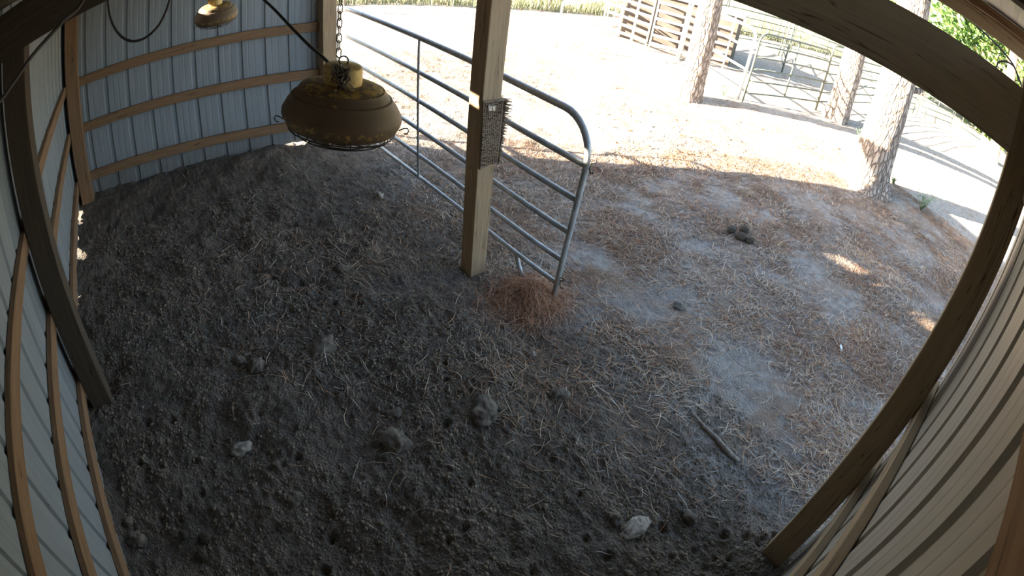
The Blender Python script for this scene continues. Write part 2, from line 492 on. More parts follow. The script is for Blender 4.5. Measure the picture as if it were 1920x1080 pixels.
# posts -----------------------------------------------------------------
board('wooden_post', M['post'], (2.676, 2.727, -.05), (2.676, 2.727, 2.40), .14, .14, (1, 0, 0),
      'square pale wooden post standing alone in front of the grey metal gate', 'post', 'shed posts')
board('wooden_post', M['post'], (2.676, 5.30, -.05), (2.676, 5.30, 2.44), .14, .14, (1, 0, 0),
      'wooden post at the open end of the far wall, behind the large hanging lamp', 'post', 'shed posts')
board('wooden_post', M['post2'], (2.676, .043, -.05), (2.676, .043, 2.44), .14, .125, (1, 0, 0),
      'dark wooden post at the right beside the warm-lit ribbed wall', 'post', 'shed posts')
board('wooden_post', M['dark_wood'], (.112, 2.695, -.05), (.112, 2.695, 2.26), .14, .14, (1, 0, 0),
      'dark wooden post against the middle of the left wall', 'post', 'shed posts')
board('wooden_post', M['girt'], (.112, 5.36, -.05), (.112, 5.36, 2.26), .14, .14, (1, 0, 0),
      'brown corner post where the left wall meets the far wall', 'post', 'shed posts')

# beams -----------------------------------------------------------------
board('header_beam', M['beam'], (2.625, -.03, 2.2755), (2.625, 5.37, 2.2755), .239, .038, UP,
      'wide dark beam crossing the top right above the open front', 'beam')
RS = .1
def roof_z(x): return 2.345 + RS * x
for y, nm in ((2.62, 'dark rafter over the left inner post, filling the top left corner'),
              (5.395, 'rafter on top of the far end wall')):
    w0 = .235
    board('roof_rafter', M['dark_wood'], (-.05, y, 2.035 + w0 / 2 - .005), (2.60, y, 2.035 + w0 / 2 + .26), w0, .04, UP, nm, 'rafter', 'roof rafters')
board('roof_rafter', M['dark_wood'], (1.1, -.01, 2.02 + .11 + .145), (3.1, -.01, 2.02 + .31 + .13), .14, .04, UP,
      'dark rafter end above the right hand post', 'rafter', 'roof rafters')
board('roof_rafter', M['dark_wood'], (2.2, .62, 2.02 + .20 + .27), (3.1, .62, 2.02 + .29 + .27), .12, .04, UP,
      'short dark rafter end above the wide beam, next to the green trees', 'rafter', 'roof rafters')
pl = ['pale roof board nearest the eave, top right corner', 'second roof board in from the eave', 'third roof board in from the eave', 'roof board next to the back wall']
for x, t in zip((3.06, 2.72, 1.5, .03), pl):
    board('roof_purlin', M['girt'] if x > 2 else M['dark_wood'], (x, -.12, roof_z(x) - .024), (x, 5.6, roof_z(x) - .024), .089, .036, (1, 0, RS), t, 'purlin', 'roof purlins')
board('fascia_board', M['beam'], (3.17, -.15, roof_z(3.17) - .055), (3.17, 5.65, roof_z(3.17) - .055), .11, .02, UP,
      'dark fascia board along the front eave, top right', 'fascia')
# roof sheet
o = ribbed('ceiling', M['roof'], 5.85, 0, 3.245, (0, 0, 0), 0, 1)
# local X -> world Y, local Z -> world X (rising), local Y -> up
L = math.hypot(1, RS)
ex = Vector((0, 1, 0)); ez = Vector((1, 0, RS)).normalized(); ey = Vector((-RS, 0, 1)).normalized()
o.matrix_world = Matrix([[ex.x, ey.x, ez.x, -.045], [ex.y, ey.y, ez.y, -.17], [ex.z, ey.z, ez.z, roof_z(-.045) + .001], [0, 0, 0, 1]])

# ------------------------------------------------------------------ gate
A = Vector((2.870, 5.55, 0)); B = Vector((3.010, 2.08, 0)); GD = (B - A).normalized()
gate = empty('metal_gate', A, math.atan2(GD.y, GD.x))
tag(gate, 'grey tubular metal farm gate standing ajar behind the wooden post', 'gate')
GL = 3.455; TOP = 1.325; R = .0215
def arc(cx, cz, r, a0, a1, n=9):
    return [(cx + r * math.cos(math.radians(a0 + (a1 - a0) * i / n)), 0, cz + r * math.sin(math.radians(a0 + (a1 - a0) * i / n))) for i in range(n + 1)]
pts = [(.0, 0, .04), (.0, 0, .6), (.0, 0, TOP - .1)] + arc(.11, TOP - .11, .11, 180, 90)[1:] + [(1.2, 0, TOP), (2.4, 0, TOP + .003)] + arc(GL - .26, TOP - .26, .26, 90, 0)
pts += [(GL, 0, .8), (GL, 0, .4), (GL, 0, .0)]
MB().tube(pts, R, 12).build('frame', M['gate'], gate)
for z in (.165, .370, .600, .835, 1.062):
    MB().tube([(.0, 0, z - .006), (GL / 2, 0, z), (GL, 0, z + .006)], .0185, 12).build('rail', M['gate'], gate)
mb = MB(); mb.box((1.60 - .012, -.026, .16), (1.60 + .012, -.018, TOP)); mb.build('brace', M['gate'], gate)
mb = MB(); mb.tube([(2.97, 0, .165), (3.03, .0, .07), (3.10, 0, .0)], .019, 10); mb.build('foot_brace', M['gate'], gate)
for z in (1.10, .215):
    mb = MB()
    mb.tube([(GL + .015, 0, z + .02), (GL + .055, 0, z + .03), (GL + .065, .0, z + .02), (GL + .055, 0, z + .01), (GL + .03, 0, z), (GL + .03, 0, z - .04),
             (GL + .045, 0, z - .06), (GL + .06, 0, z - .055), (GL + .06, 0, z - .045)], .005, 8)
    mb.build('latch_hook', M['wire'], gate)
for z in (.3, 1.0):
    mb = MB(); mb.tube([(-.03, 0, z - .03), (-.03, 0, z + .03)], .028, 12); mb.box((-.12, -.01, z - .012), (-.02, .01, z + .012)); mb.build('hinge', M['wire'], gate)

# ------------------------------------------------------------------ scratching brush on the post
br = empty('scratching_brush', (2.676, 2.657, .9))
tag(br, 'dusty brown livestock scratching brush fixed round the corner of the centre post', 'brush')
mb = MB()
# backing wraps the near face and the outer face
v = []; f = []
N = 12
path = [(-.072, .0), (-.072, -.016), (.075, -.016), (.088, -.010), (.090, .002), (.090, .075), (.072, .075), (.072, .0)]
zz = np.linspace(0, .40, N)
for i, z in enumerate(zz):
    sh = 1 + .08 * (z / .4 - .6)
    for a, b in path: v.append((a * sh if a > 0 else a * (1 - .15 * (1 - z / .4)), b - .004 * math.sin(z * 9), z + a * .25 * (z < .02)))
n = len(path)
for i in range(N - 1):
    for k in range(n): f.append((i * n + k, i * n + (k + 1) % n, (i + 1) * n + (k + 1) % n, (i + 1) * n + k))
f.append(tuple(range(n))[::-1]); f.append(tuple((N - 1) * n + k for k in range(n)))
mb.add(v, f); mb.build('backing', M['brush'], br)
mb = MB(); r = np.random.default_rng(3)
for z in np.arange(.012, .40, .0105):
    tmax = .030 + .045 * (z / .4)
    for j in range(15):
        s = j / 14
        if s < .62:
            p = Vector((-.062 + .135 * s / .62, -.016, z)); d = Vector((.1, -1, 0)); ln = .012
        elif s < .8:
            a = (s - .62) / .18 * math.pi / 2; p = Vector((.082, -.010, z)); d = Vector((math.sin(a), -math.cos(a), 0)); ln = .02 + (tmax - .02) * (s - .62) / .18
        else:
            p = Vector((.088, .07 * (s - .8) / .2, z)); d = Vector((1, -.15, 0)); ln = tmax
        p += Vector((0, 0, r.normal(0, .002))); d = (d + Vector((0, r.normal(0, .12), r.normal(0, .12) - .1))).normalized()
        ln *= r.uniform(.65, 1.15)
        mb.tube([p, p + d * ln], [.0042, .0022], 4)
tag(mb.build('bristles', M['brush'], br), kind='stuff')
mb = MB(); mb.box((-.035, -.024, .345), (.012, -.016, .375)); mb.tube([(-.04 + .0, -.024, .34), (-.04, -.024, .38), (-.012, -.024, .385), (-.008, -.024, .338)], .003, 6, True)
mb.build('buckle', M['buckle'], br)

# ------------------------------------------------------------------ heat lamps
def make_lamp():
    root = empty('heat_lamp')
    prof = [(.110, -.004), (.121, .001), (.1315, .019), (.134, .028), (.1325, .037), (.122, .055), (.112, .0685), (.1115, .070), (.109, .0712), (.1055, .0716), (.105, .0722),
            (.098, .082), (.0945, .0866), (.094, .0880), (.0925, .0886), (.0895, .0884), (.0885, .0890), (.0865, .0915), (.070, .0955), (.050, .0972), (.0425, .0975)]
    inner = [(r * .985 - .001, z - .0022) for r, z in prof[::-1]]
    MB().lathe(prof + inner, 96).build('shade', M['shade'], root)
    MB().lathe([(.0425, .093), (.0425, .132), (.0405, .1355), (.037, .1375), (.012, .139), (.0005, .139)], 48).build('socket_cover', M['brass'], root)
    MB().lathe([(.024, .105), (.024, .075), (.021, .072), (.0005, .072)], 24).build('socket', M['cord'], root)
    MB().lathe([(.013, .074), (.016, .062), (.03, .040), (.040, .018), (.0415, .006), (.036, -.010), (.02, -.018), (.0005, -.020)], 32).build('bulb', M['bulb'], root)
    # wire guard
    mb = MB()
    for rr, z in ((.119, -.006), (.098, -.022), (.066, -.032), (.03, -.037)):
        mb.tube([(rr * math.cos(a), rr * math.sin(a), z) for a in np.linspace(0, 2 * math.pi, 40, endpoint=False)], .0016, 6, True)
    for k in range(8):
        a = k * math.pi / 4 + .2
        mb.tube([(q * math.cos(a), q * math.sin(a), z) for q, z in ((.122, .0), (.113, -.013), (.098, -.0225), (.066, -.0335), (.03, -.0385), (.0, -.0390))], .0015, 6)
    mb.build('wire_guard', M['wire'], root)
    for s in (1, -1):
        mb = MB(); mb.tube([(s * .128, 0, .002), (s * .14, 0, .009), (s * .148, 0, .010), (s * .151, 0, .004), (s * .147, 0, -.004), (s * .140, 0, -.004)], .0015, 6)
        mb.build('guard_clip', M['wire'], root)
    mb = MB(); mb.tube([(.010 * math.cos(a), 0, .146 + .010 * math.sin(a)) for a in np.linspace(0, 2 * math.pi, 16, endpoint=False)], .0018, 6, True)
    mb.build('hanging_ring', M['wire'], root)
    return root
lamp = make_lamp()
LP = Vector((1.204, 1.309, 1.820)); lamp.location = LP
lamp.rotation_euler = (math.radians(-2), math.radians(4), math.radians(-26))
tag(lamp, 'large rusty yellow-brown heat lamp hanging in the foreground by a chain', 'heat lamp', 'barn heat lamps')
lamp2 = copy_tree(lamp)
L2P = Vector((1.286, 3.416, 1.724)); lamp2.location = L2P
lamp2.rotation_euler = (math.radians(3), math.radians(-5), math.radians(20))
tag(lamp2, 'smaller-looking rusty heat lamp far back at the top, in front of the ribbed far wall', 'heat lamp', 'barn heat lamps')
def chain(p0, p1, label, bundle=None):
    mb = MB(); p0 = Vector(p0); p1 = Vector(p1); d = (p1 - p0); n = int(d.length / .0155)
    z = d.normalized(); x = z.orthogonal().normalized(); y = z.cross(x)
    def lk(c, z, x):
        pp = []
        for k in range(12):
            a = 2 * math.pi * k / 12
            pp.append(c + x * .0052 * math.cos(a) + z * (.0055 * math.sin(a) + (.0048 if math.sin(a) > 0 else -.0048)))
        mb.tube(pp, .0014, 5, True)
    for i in range(n):
        c = p0 + d * ((i + .5) / n); lk(c, z, (x if i % 2 else y))
    o = tag(mb.build('hanging_chain', M['chain']), label, 'chain')
    if bundle:
        mb = MB(); r = np.random.default_rng(9)
        for k in range(62):
            c = Vector(bundle) + Vector((r.normal(0, .0075), r.normal(0, .006), -abs(r.normal(0, .024))))
            zz = Vector(r.normal(0, 1, 3) + [0, 0, 1.2]).normalized(); lk(c, zz, zz.orthogonal().normalized())
        tag(mb.build('spare_links', M['chain'], o), kind='stuff')
    return o
tp = LP + Vector((.0, .0, .156))
# slack end bunched on the camera side of the collar
cv = (Vector(CAM) - LP); cv.z = 0; cv.normalize()
chain(tp, (LP.x + .05, LP.y + .08, roof_z(LP.x) - .01), 'rusty chain holding the large lamp, spare links bunched at its collar', LP + cv * .047 + Vector((.006, 0, .142)))
chain(L2P + Vector((0, 0, .156)), (L2P.x, L2P.y, roof_z(L2P.x) - .01), 'chain holding the small far lamp')

def cable(pts, r, label, name='power_cord'):
    P = [Vector(p) for p in pts]; out = []
    for i in range(len(P) - 1):
        a = P[max(i - 1, 0)]; b = P[i]; c = P[i + 1]; d = P[min(i + 2, len(P) - 1)]
        for k in range(6):
            t = k / 6
            out.append(.5 * ((2 * b) + (c - a) * t + (2 * a - 5 * b + 4 * c - d) * t * t + (3 * b - a - 3 * c + d) * t ** 3))
    out.append(P[-1])
    return tag(MB().tube(out, r, 8).build(name, M['cord']), label, 'cable')
cable([(1.13, 2.60, 2.19), (1.15, 2.2, 2.11), (1.171, 1.854, 2.043), (1.185, 1.752, 2.016), (1.198, 1.636, 1.983), (1.203, 1.5, 1.959), (1.201, 1.4, 1.953), (1.193, 1.342, 1.953), (1.188, 1.322, 1.943)], .0042,
      'dark cord running down to the top of the large lamp')
cable([(0.645, 2.58, 2.29), (.65, 2.3, 2.26), (0.661, 2.068, 2.182), (0.675, 2.06, 2.082), (0.708, 2.052, 2.011), (0.754, 2.046, 1.97), (0.808, 2.044, 1.965), (0.857, 2.047, 1.994), (0.886, 2.052, 2.041), (0.903, 2.057, 2.098), (.93, 2.07, 2.2), (1.0, 2.2, 2.36), (1.1, 2.6, 2.30)], .0046,
      'drooping loop of dark cord against the far wall at the top')
cable([(0.72, 1.35, 2.42), (0.649, 1.267, 2.235), (0.605, 1.209, 2.204), (0.545, 1.144, 2.173), (0.514, 1.082, 2.151), (0.47, 1.0, 2.135), (.3, .7, 2.12), (.06, .5, 2.15)], .0048,
      'thick black cord hanging at the top left in front of the dark rafter')
cable([(3.29, 1.3, 2.585), (3.29, .9, 2.6), (3.301, 0.593, 2.588), (3.318, 0.479, 2.58), (3.331, 0.37, 2.564), (3.339, 0.262, 2.546), (3.342, 0.186, 2.525), (3.344, 0.138, 2.501), (3.33, .08, 2.43), (3.2, .06, 2.3), (2.82, .05, 2.25)], .006,
      'black cable sagging under the eave in front of the green trees')
cable([(3.348, 0.27, 2.40), (3.348, 0.244, 2.437), (3.346, 0.236, 2.467), (3.344, 0.198, 2.498), (3.344, 0.156, 2.506), (3.344, 0.134, 2.498), (3.34, .11, 2.46)], .005,
      'short black cable end looping beside the upper right post')

# ------------------------------------------------------------------ loose things on the ground
import bmesh
def gh(x, y): return float(hgt(np.array([x]), np.array([y]))[0])
def lump(name, mat, x, y, sx, sy, sz, seed, label, cat, sink=.25, rz=0, group=None, rough=.22):
    me = bpy.data.meshes.new(name); bm = bmesh.new()
    bmesh.ops.create_icosphere(bm, subdivisions=4, radius=1)
    r = np.random.default_rng(seed)
    co = np.array([v.co[:] for v in bm.verts])
    dsp = np.zeros(len(co))
    for k in range(6):
        fr = 1.5 * 1.9 ** k
        ph = r.random((4, 3)) * 6.28; dr = r.normal(0, 1, (4, 3)); dr /= np.linalg.norm(dr, axis=1)[:, None]
        for a in range(4): dsp += rough * .55 / 1.6 ** k * np.sin(co @ dr[a] * fr * 2 + ph[a, 0]) / 2
    for v, d in zip(bm.verts, dsp):
        v.co = Vector((v.co.x * sx, v.co.y * sy, v.co.z * sz)) * (1 + float(d))
    for f in bm.faces: f.smooth = True
    bm.to_mesh(me); bm.free()
    o = link(name, me, mat, None, (x, y, gh(x, y) + sz * (1 - 2 * sink)), (r.normal(0, .1), r.normal(0, .1), rz))
    return tag(o, label, cat, group)
CL = [(.82, 2.01, .055, .042, .035, 'paleclod', 'pale pitted clay lump lying alone on the dark floor, lower left'),
      (1.96, 1.52, .085, .075, .030, 'clod', 'broad rounded dirt mound in the middle of the floor'),
      (1.48, 1.64, .085, .060, .030, 'clod', 'flat dirt slab left of the rounded mound'),
      (1.57, 1.81, .045, .035, .018, 'clod', 'thin dirt flake above the flat slab'),
      (1.43, 2.44, .085, .055, .038, 'clod', 'dark dirt lump mid floor, below the hanging lamp'),
      (1.06, 2.50, .055, .045, .035, 'clod', 'dirt lump with dark shadow left of the middle of the floor'),
      (.99, 2.60, .035, .03, .022, 'clod', 'smaller dirt lump touching the shadowed lump on its far side'),
      (2.205, .615, .085, .045, .030, 'paleclod', 'long pale crusty lump near the bottom edge, right of centre'),
      (2.15, .71, .036, .03, .022, 'clod', 'small dirt lump just left of the long crusty lump'),
      (2.47, .50, .045, .03, .024, 'clod', 'brown dirt lump between the long crusty lump and the right hand post'),
      (2.49, 1.74, .026, .024, .02, 'paleclod', 'small pale lump in the straw in front of the gate end'),
      (2.56, 4.03, .045, .04, .03, 'paleclod', 'pale lump on the floor just below the large lamp'),
      (3.79, 1.56, .05, .035, .018, 'clod', 'grey dirt lump among needles outside, right of the gate end'),
      (1.83, 3.13, .06, .05, .028, 'clod', 'dark hoof-turned lump left of the centre post'),
      (.10, 1.72, .06, .05, .04, 'clod', 'dark dirt lump beside the left wall, bottom left'),
      (.09, 1.83, .035, .03, .028, 'clod', 'small dirt lump behind the dark one beside the left wall'),
      (.95, 1.61, .04, .035, .02, 'clod', 'low dirt lump below the pale clay lump'),
      (2.42, 1.40, .055, .045, .028, 'clod', 'dirt lump under thin straw in the middle right of the floor')]
for i, (x, y, a, b, c, mt, lb) in enumerate(CL):
    lump('dirt_clod', M[mt], x, y, a, b, c, 40 + i, lb, 'dirt clod', .38, i * .9, rough=.34)
DN = [(.47, 1.60, .036, .030, .028, 'manure lump nearer the left wall side of the bottom left pair, upper one'),
      (.425, 1.525, .034, .030, .027, 'manure lump at the bottom left, lower one of the pair'),
      (.375, 1.65, .030, .022, .02, 'flattened manure lump just behind the bottom left pair'),
      (5.20, 2.05, .05, .042, .035, 'leftmost dark dropping of the heap on the sand outside'),
      (5.33, 1.99, .048, .045, .045, 'top dark dropping of the heap on the sand outside'),
      (5.17, 1.93, .055, .046, .040, 'front dark dropping of the heap on the sand outside'),
      (5.20, 1.845, .045, .036, .034, 'rightmost dark dropping of the heap on the sand outside')]
for i, (x, y, a, b, c, lb) in enumerate(DN):
    lump('manure_lump', M['dung'], x, y, a, b, c, 80 + i, lb, 'manure', .12, i, rough=.12)
# branch
sb = MB(); P = [(3.02, .90), (2.99, .80), (2.99, .70), (2.965, .60), (2.975, .53)]
sb.tube([(x, y, gh(x, y) + .013) for x, y in P], [.008, .013, .0165, .018, .009], 9)
tag(sb.build('branch', M['stick']), 'bare grey stick lying on the ground at lower right', 'stick')
sb = MB(); P = [(2.03, 1.235), (2.08, 1.235), (2.12, 1.20), (2.17, 1.20), (2.2, 1.25)]
sb.tube([(x, y, gh(x, y) + .008) for x, y in P], [.002, .004, .004, .003, .0015], 6)
sb.tube([(2.12, 1.20, gh(2.12, 1.2) + .008), (2.14, 1.16, gh(2.14, 1.16) + .01), (2.19, 1.15, gh(2.19, 1.15) + .006)], [.003, .0025, .0015], 6)
tag(sb.build('twig', M['stick']), 'pale forked twig on the floor right of centre', 'twig')
for x, y, a, lb in ((5.20, .45, .6, 'thin grey wood chip near the right hand post outside'), (5.40, .61, 1.1, 'pale wood chip on the needles, farther one')):
    mb = MB(); z = gh(x, y); c, s = math.cos(a), math.sin(a)
    mb.add([(x - .05 * c, y - .05 * s, z + .005), (x - .01 * s, y + .012 * c, z + .008), (x + .05 * c, y + .05 * s, z + .006), (x + .01 * s, y - .012 * c, z + .004),
            (x - .04 * c, y - .04 * s, z + .012), (x - .006 * s, y + .008 * c, z + .018), (x + .04 * c, y + .04 * s, z + .014), (x + .006 * s, y - .008 * c, z + .012)],
           [(0, 3, 2, 1), (4, 5, 6, 7), (0, 1, 5, 4), (1, 2, 6, 5), (2, 3, 7, 6), (3, 0, 4, 7)])
    tag(mb.build('wood_chip', M['stick']), lb, 'wood chip')

def leaf_verts(c, d, up, ln, w):
    c = Vector(c); d = Vector(d).normalized(); s = d.cross(Vector(up)).normalized()
    return [c, c + d * ln * .35 + s * w, c + d * ln, c + d * ln * .35 - s * w]
mb = MB(); r = np.random.default_rng(12); x, y = 4.55, .575; z = gh(x, y)
for k in range(5):
    a = 1.2 + k * .5; d = Vector((math.cos(a), math.sin(a), .9 if k < 3 else .3))
    v = leaf_verts((x, y, z + .01), d, (0, 0, 1), .05 if k < 3 else .035, .014); mb.add(v, [(0, 1, 2, 3)])
    mb.add([p + Vector((0, 0, -.002)) for p in v], [(3, 2, 1, 0)])
tag(mb.build('paper_scrap', M['white']), 'tiny crumpled white scrap on the needles at the right', 'scrap')

def weed(x, y, h, n, label, seed, mat='weed'):
    root = empty('weed_plant', (x, y, gh(x, y))); r = np.random.default_rng(seed)
    st = MB(); lf = MB()
    for k in range(n):
        a = r.random() * 6.28; t = r.uniform(.2, .9); hh = h * r.uniform(.5, 1.1)
        p = [Vector((0, 0, 0)), Vector((math.cos(a) * t * hh * .5, math.sin(a) * t * hh * .5, hh * .6)), Vector((math.cos(a) * t * hh, math.sin(a) * t * hh, hh))]
        st.tube(p, [.003, .002, .001], 5)
        for j in range(9):
            q = p[0].lerp(p[1], (j + 1) / 5) if j < 4 else p[1].lerp(p[2], (j - 4) / 4.5)
            d = Vector((r.normal(), r.normal(), .5)); v = leaf_verts(q, d, (r.normal() * .3, .1, 1), r.uniform(.03, .06), .011)
            lf.add(v, [(0, 1, 2, 3)])
    st.build('stem', M['weed'], root); lf.build('leaves', M[mat], root)
    return tag(root, label, 'weed')
weed(9.15, .97, .34, 30, 'grey-green weed growing at the shadow edge right of the big pine', 1)
weed(9.5, 1.6, .15, 8, 'small weed just behind the big pine trunk', 2, 'leafg')
weed(11.0, 2.75, .22, 9, 'small green weed at the foot of the second pine', 3, 'leafg')
weed(9.45, 4.9, .18, 8, 'low weed at the left foot of the corral gate', 4, 'leafg')

# ------------------------------------------------------------------ pine straw
def ribbons(name, C, ang, L, W, curl, lift, col, mat, zf=None, seg=3, slope=None):
    n = len(C); t = np.linspace(-.5, .5, seg + 1)
    V = np.zeros((n, seg + 1, 2, 3)); a = ang[:, None] + curl[:, None] * t[None]
    px = np.cumsum(np.cos(a), 1) * (L[:, None] / seg); py = np.cumsum(np.sin(a), 1) * (L[:, None] / seg)
    px -= px.mean(1, keepdims=True); py -= py.mean(1, keepdims=True)
    X = C[:, 0, None] + px; Y = C[:, 1, None] + py
    base = hgt(X, Y) if zf is None else zf(X, Y)
    sl = np.zeros(n) if slope is None else slope
    Z = base + lift[:, None] + np.abs(t[None]) * 0 + sl[:, None] * (t[None] + .5) * L[:, None]
    taper = np.array([.6] + [1] * (seg - 1) + [.25])[None]
    nx_ = -np.sin(a) * W[:, None] * taper / 2; ny_ = np.cos(a) * W[:, None] * taper / 2
    V[:, :, 0] = np.stack([X - nx_, Y - ny_, Z], -1); V[:, :, 1] = np.stack([X + nx_, Y + ny_, Z + W[:, None] * .35], -1)
    V = V.reshape(-1, 3)
    b = (np.arange(n) * (seg + 1) * 2)[:, None] + (np.arange(seg) * 2)[None]
    F = np.stack([b, b + 1, b + 3, b + 2], -1).reshape(-1, 4)
    me = arr_mesh(name, V, F)
    ca = me.color_attributes.new('tint', 'FLOAT_COLOR', 'POINT')
    cc = np.ones((len(V), 4), np.float32); cc[:, :3] = np.repeat(col, (seg + 1) * 2, 0)
    ca.data.foreach_set('color', cc.ravel())
    return link(name, me, mat)
def needle_cols(n, fresh):
    pal = np.array([(.40, .21, .11), (.52, .34, .20), (.64, .51, .37), (.22, .12, .07), (.50, .44, .37)])
    pr = np.where(fresh[:, None] > .5, [.34, .28, .12, .22, .04], [.12, .2, .3, .1, .28])
    cs = np.cumsum(pr, 1); k = (rng.random(n)[:, None] > cs).sum(1).clip(0, 4)
    return pal[k] * rng.uniform(.75, 1.15, (n, 1))
# candidate points over the yard and the shed floor, kept by a patchy density
N = 560000
x = rng.uniform(.1, 9.6, N); y = rng.uniform(-1.2, 8.4, N)
dns = 1 / (1 + np.exp(-(x - (2.95 + .35 * vnoise(x, y, .6, 51))) * 6))
patch = .5 + .5 * vnoise(x, y, .55, 52) + .35 * vnoise(x, y, .2, 53) + .15 * vnoise(x, y, .08, 54)
near = np.exp(-np.hypot(x - CAM[0], y - CAM[1]) / 5)
keep = dns * np.clip(patch * 1.25, .10, 1) ** 1.3
lit = (y > 5.9 - .62 * (x - 2.75)) & (x > 2.9)
keep = keep * np.where(lit, .35, 1) * np.where(x > 6.5, .75, 1)
ins = (x < 2.7)
trail = np.exp(-((x - 2.45) ** 2 / .12 + (y - 1.55) ** 2 / .25)) * .6 + np.exp(-((x - 2.0) ** 2 / .5 + (y - 2.9) ** 2 / .8)) * .16 + np.exp(-((x - 2.9) ** 2 / .15 + (y - .9) ** 2 / .2)) * .35
keep = np.maximum(keep, ins * (.004 + .016 * np.clip((y - 2.2) / 1.5, 0, 1) * np.clip((x - .9) / .9, .1, 1) + trail * np.clip(patch + .2, 0, 1)))
keep[(x < 2.75) & (y > 5.3)] = 0
keep[(y < 0) & (x < 2.9)] = 0
k = rng.random(N) < keep
P = np.stack([x[k], y[k]], 1); n = len(P)
fresh = (vnoise(P[:, 0], P[:, 1], .4, 55) + rng.normal(0, .35, n) > .1).astype(float)
flow = 1.2 * vnoise(P[:, 0], P[:, 1], .5, 56) + 2.3
ang = flow + rng.normal(0, .9, n)
o = ribbons('pine_straw', P, ang, rng.uniform(.045, .15, n), rng.uniform(.0022, .0044, n) * np.where(P[:, 0] < 2.6, .68, 1), rng.normal(0, .7, n),
            np.abs(rng.normal(0, .007, n)) + .0015, needle_cols(n, fresh), M['needle'], slope=rng.normal(0, .08, n))
tag(o, 'reddish-brown pine needles strewn over the sandy ground', 'pine needles', kind='stuff')
# heap at the end of the gate
n = 5200
u = rng.normal(0, 1, (n, 2)) * [.16, .13]
P = u + [2.85, 2.2]
hz = lambda X, Y: hgt(X, Y)
o = ribbons('pine_straw_heap', P, rng.uniform(0, 6.28, n), rng.uniform(.07, .17, n), rng.uniform(.0018, .0032, n), rng.normal(0, .8, n),
            np.abs(rng.normal(0, .022, n)) * np.exp(-(u ** 2).sum(1) / .04) + .004, needle_cols(n, np.ones(n)) * [1.0, .85, .8], M['needle'], slope=rng.normal(0, .22, n))
tag(o, 'mounded heap of reddish pine straw at the foot of the gate end', 'straw heap', kind='stuff')
# dead leaves and bark flakes on the sunlit sand
n = 2600
x = rng.uniform(3, 16, n); y = rng.uniform(1.5, 12, n); ok = (y > 5.9 - .62 * (x - 2.75)) & (vnoise(x, y, 1.3, 60) + .6 * vnoise(x, y, .5, 61) > .25)
P = np.stack([x[ok], y[ok]], 1); n = len(P)
o = ribbons('leaf_litter', P, rng.uniform(0, 6.28, n), rng.uniform(.03, .08, n), rng.uniform(.012, .03, n), rng.normal(0, .4, n), np.full(n, .008),
            np.array([(.25, .12, .06)]) * rng.uniform(.5, 1.4, (n, 1)), M['needle'], seg=2)
tag(o, 'small dead leaves and bark flakes scattered on the bright sand', 'leaf litter', kind='stuff')
# clod crumbs on the shed floor
n = 110000
x = rng.uniform(.08, 3.3, n); y = rng.uniform(.05, 4.6, n); k = rng.random(n) < np.clip(.55 + .7 * vnoise(x, y, .3, 70), .05, 1)
x, y = x[k], y[k]; n = len(x); sz = rng.gamma(2.2, .0021, n).clip(.0015, .013)
oc = np.array([(1, 0, 0), (0, 1, 0), (-1, 0, 0), (0, -1, 0), (0, 0, 1), (0, 0, -.6)], float)
V = oc[None] * rng.uniform(.6, 1.3, (n, 6, 1)) * sz[:, None, None]
a = rng.uniform(0, 6.28, n); ca_, sa_ = np.cos(a)[:, None], np.sin(a)[:, None]
V = np.stack([V[..., 0] * ca_ - V[..., 1] * sa_, V[..., 0] * sa_ + V[..., 1] * ca_, V[..., 2] * .8], -1)
V += np.stack([x, y, hgt(x, y) + sz * .25], 1)[:, None]
tr = np.array([(0, 1, 4), (1, 2, 4), (2, 3, 4), (3, 0, 4), (1, 0, 5), (2, 1, 5), (3, 2, 5), (0, 3, 5)])
me = arr_mesh('soil_crumbs', V.reshape(-1, 3), (tr[None] + (np.arange(n) * 6)[:, None, None]).reshape(-1, 3))
tag(link('soil_crumbs', me, M['crumb']), 'loose dry soil crumbs covering the shed floor', 'soil crumbs', kind='stuff')

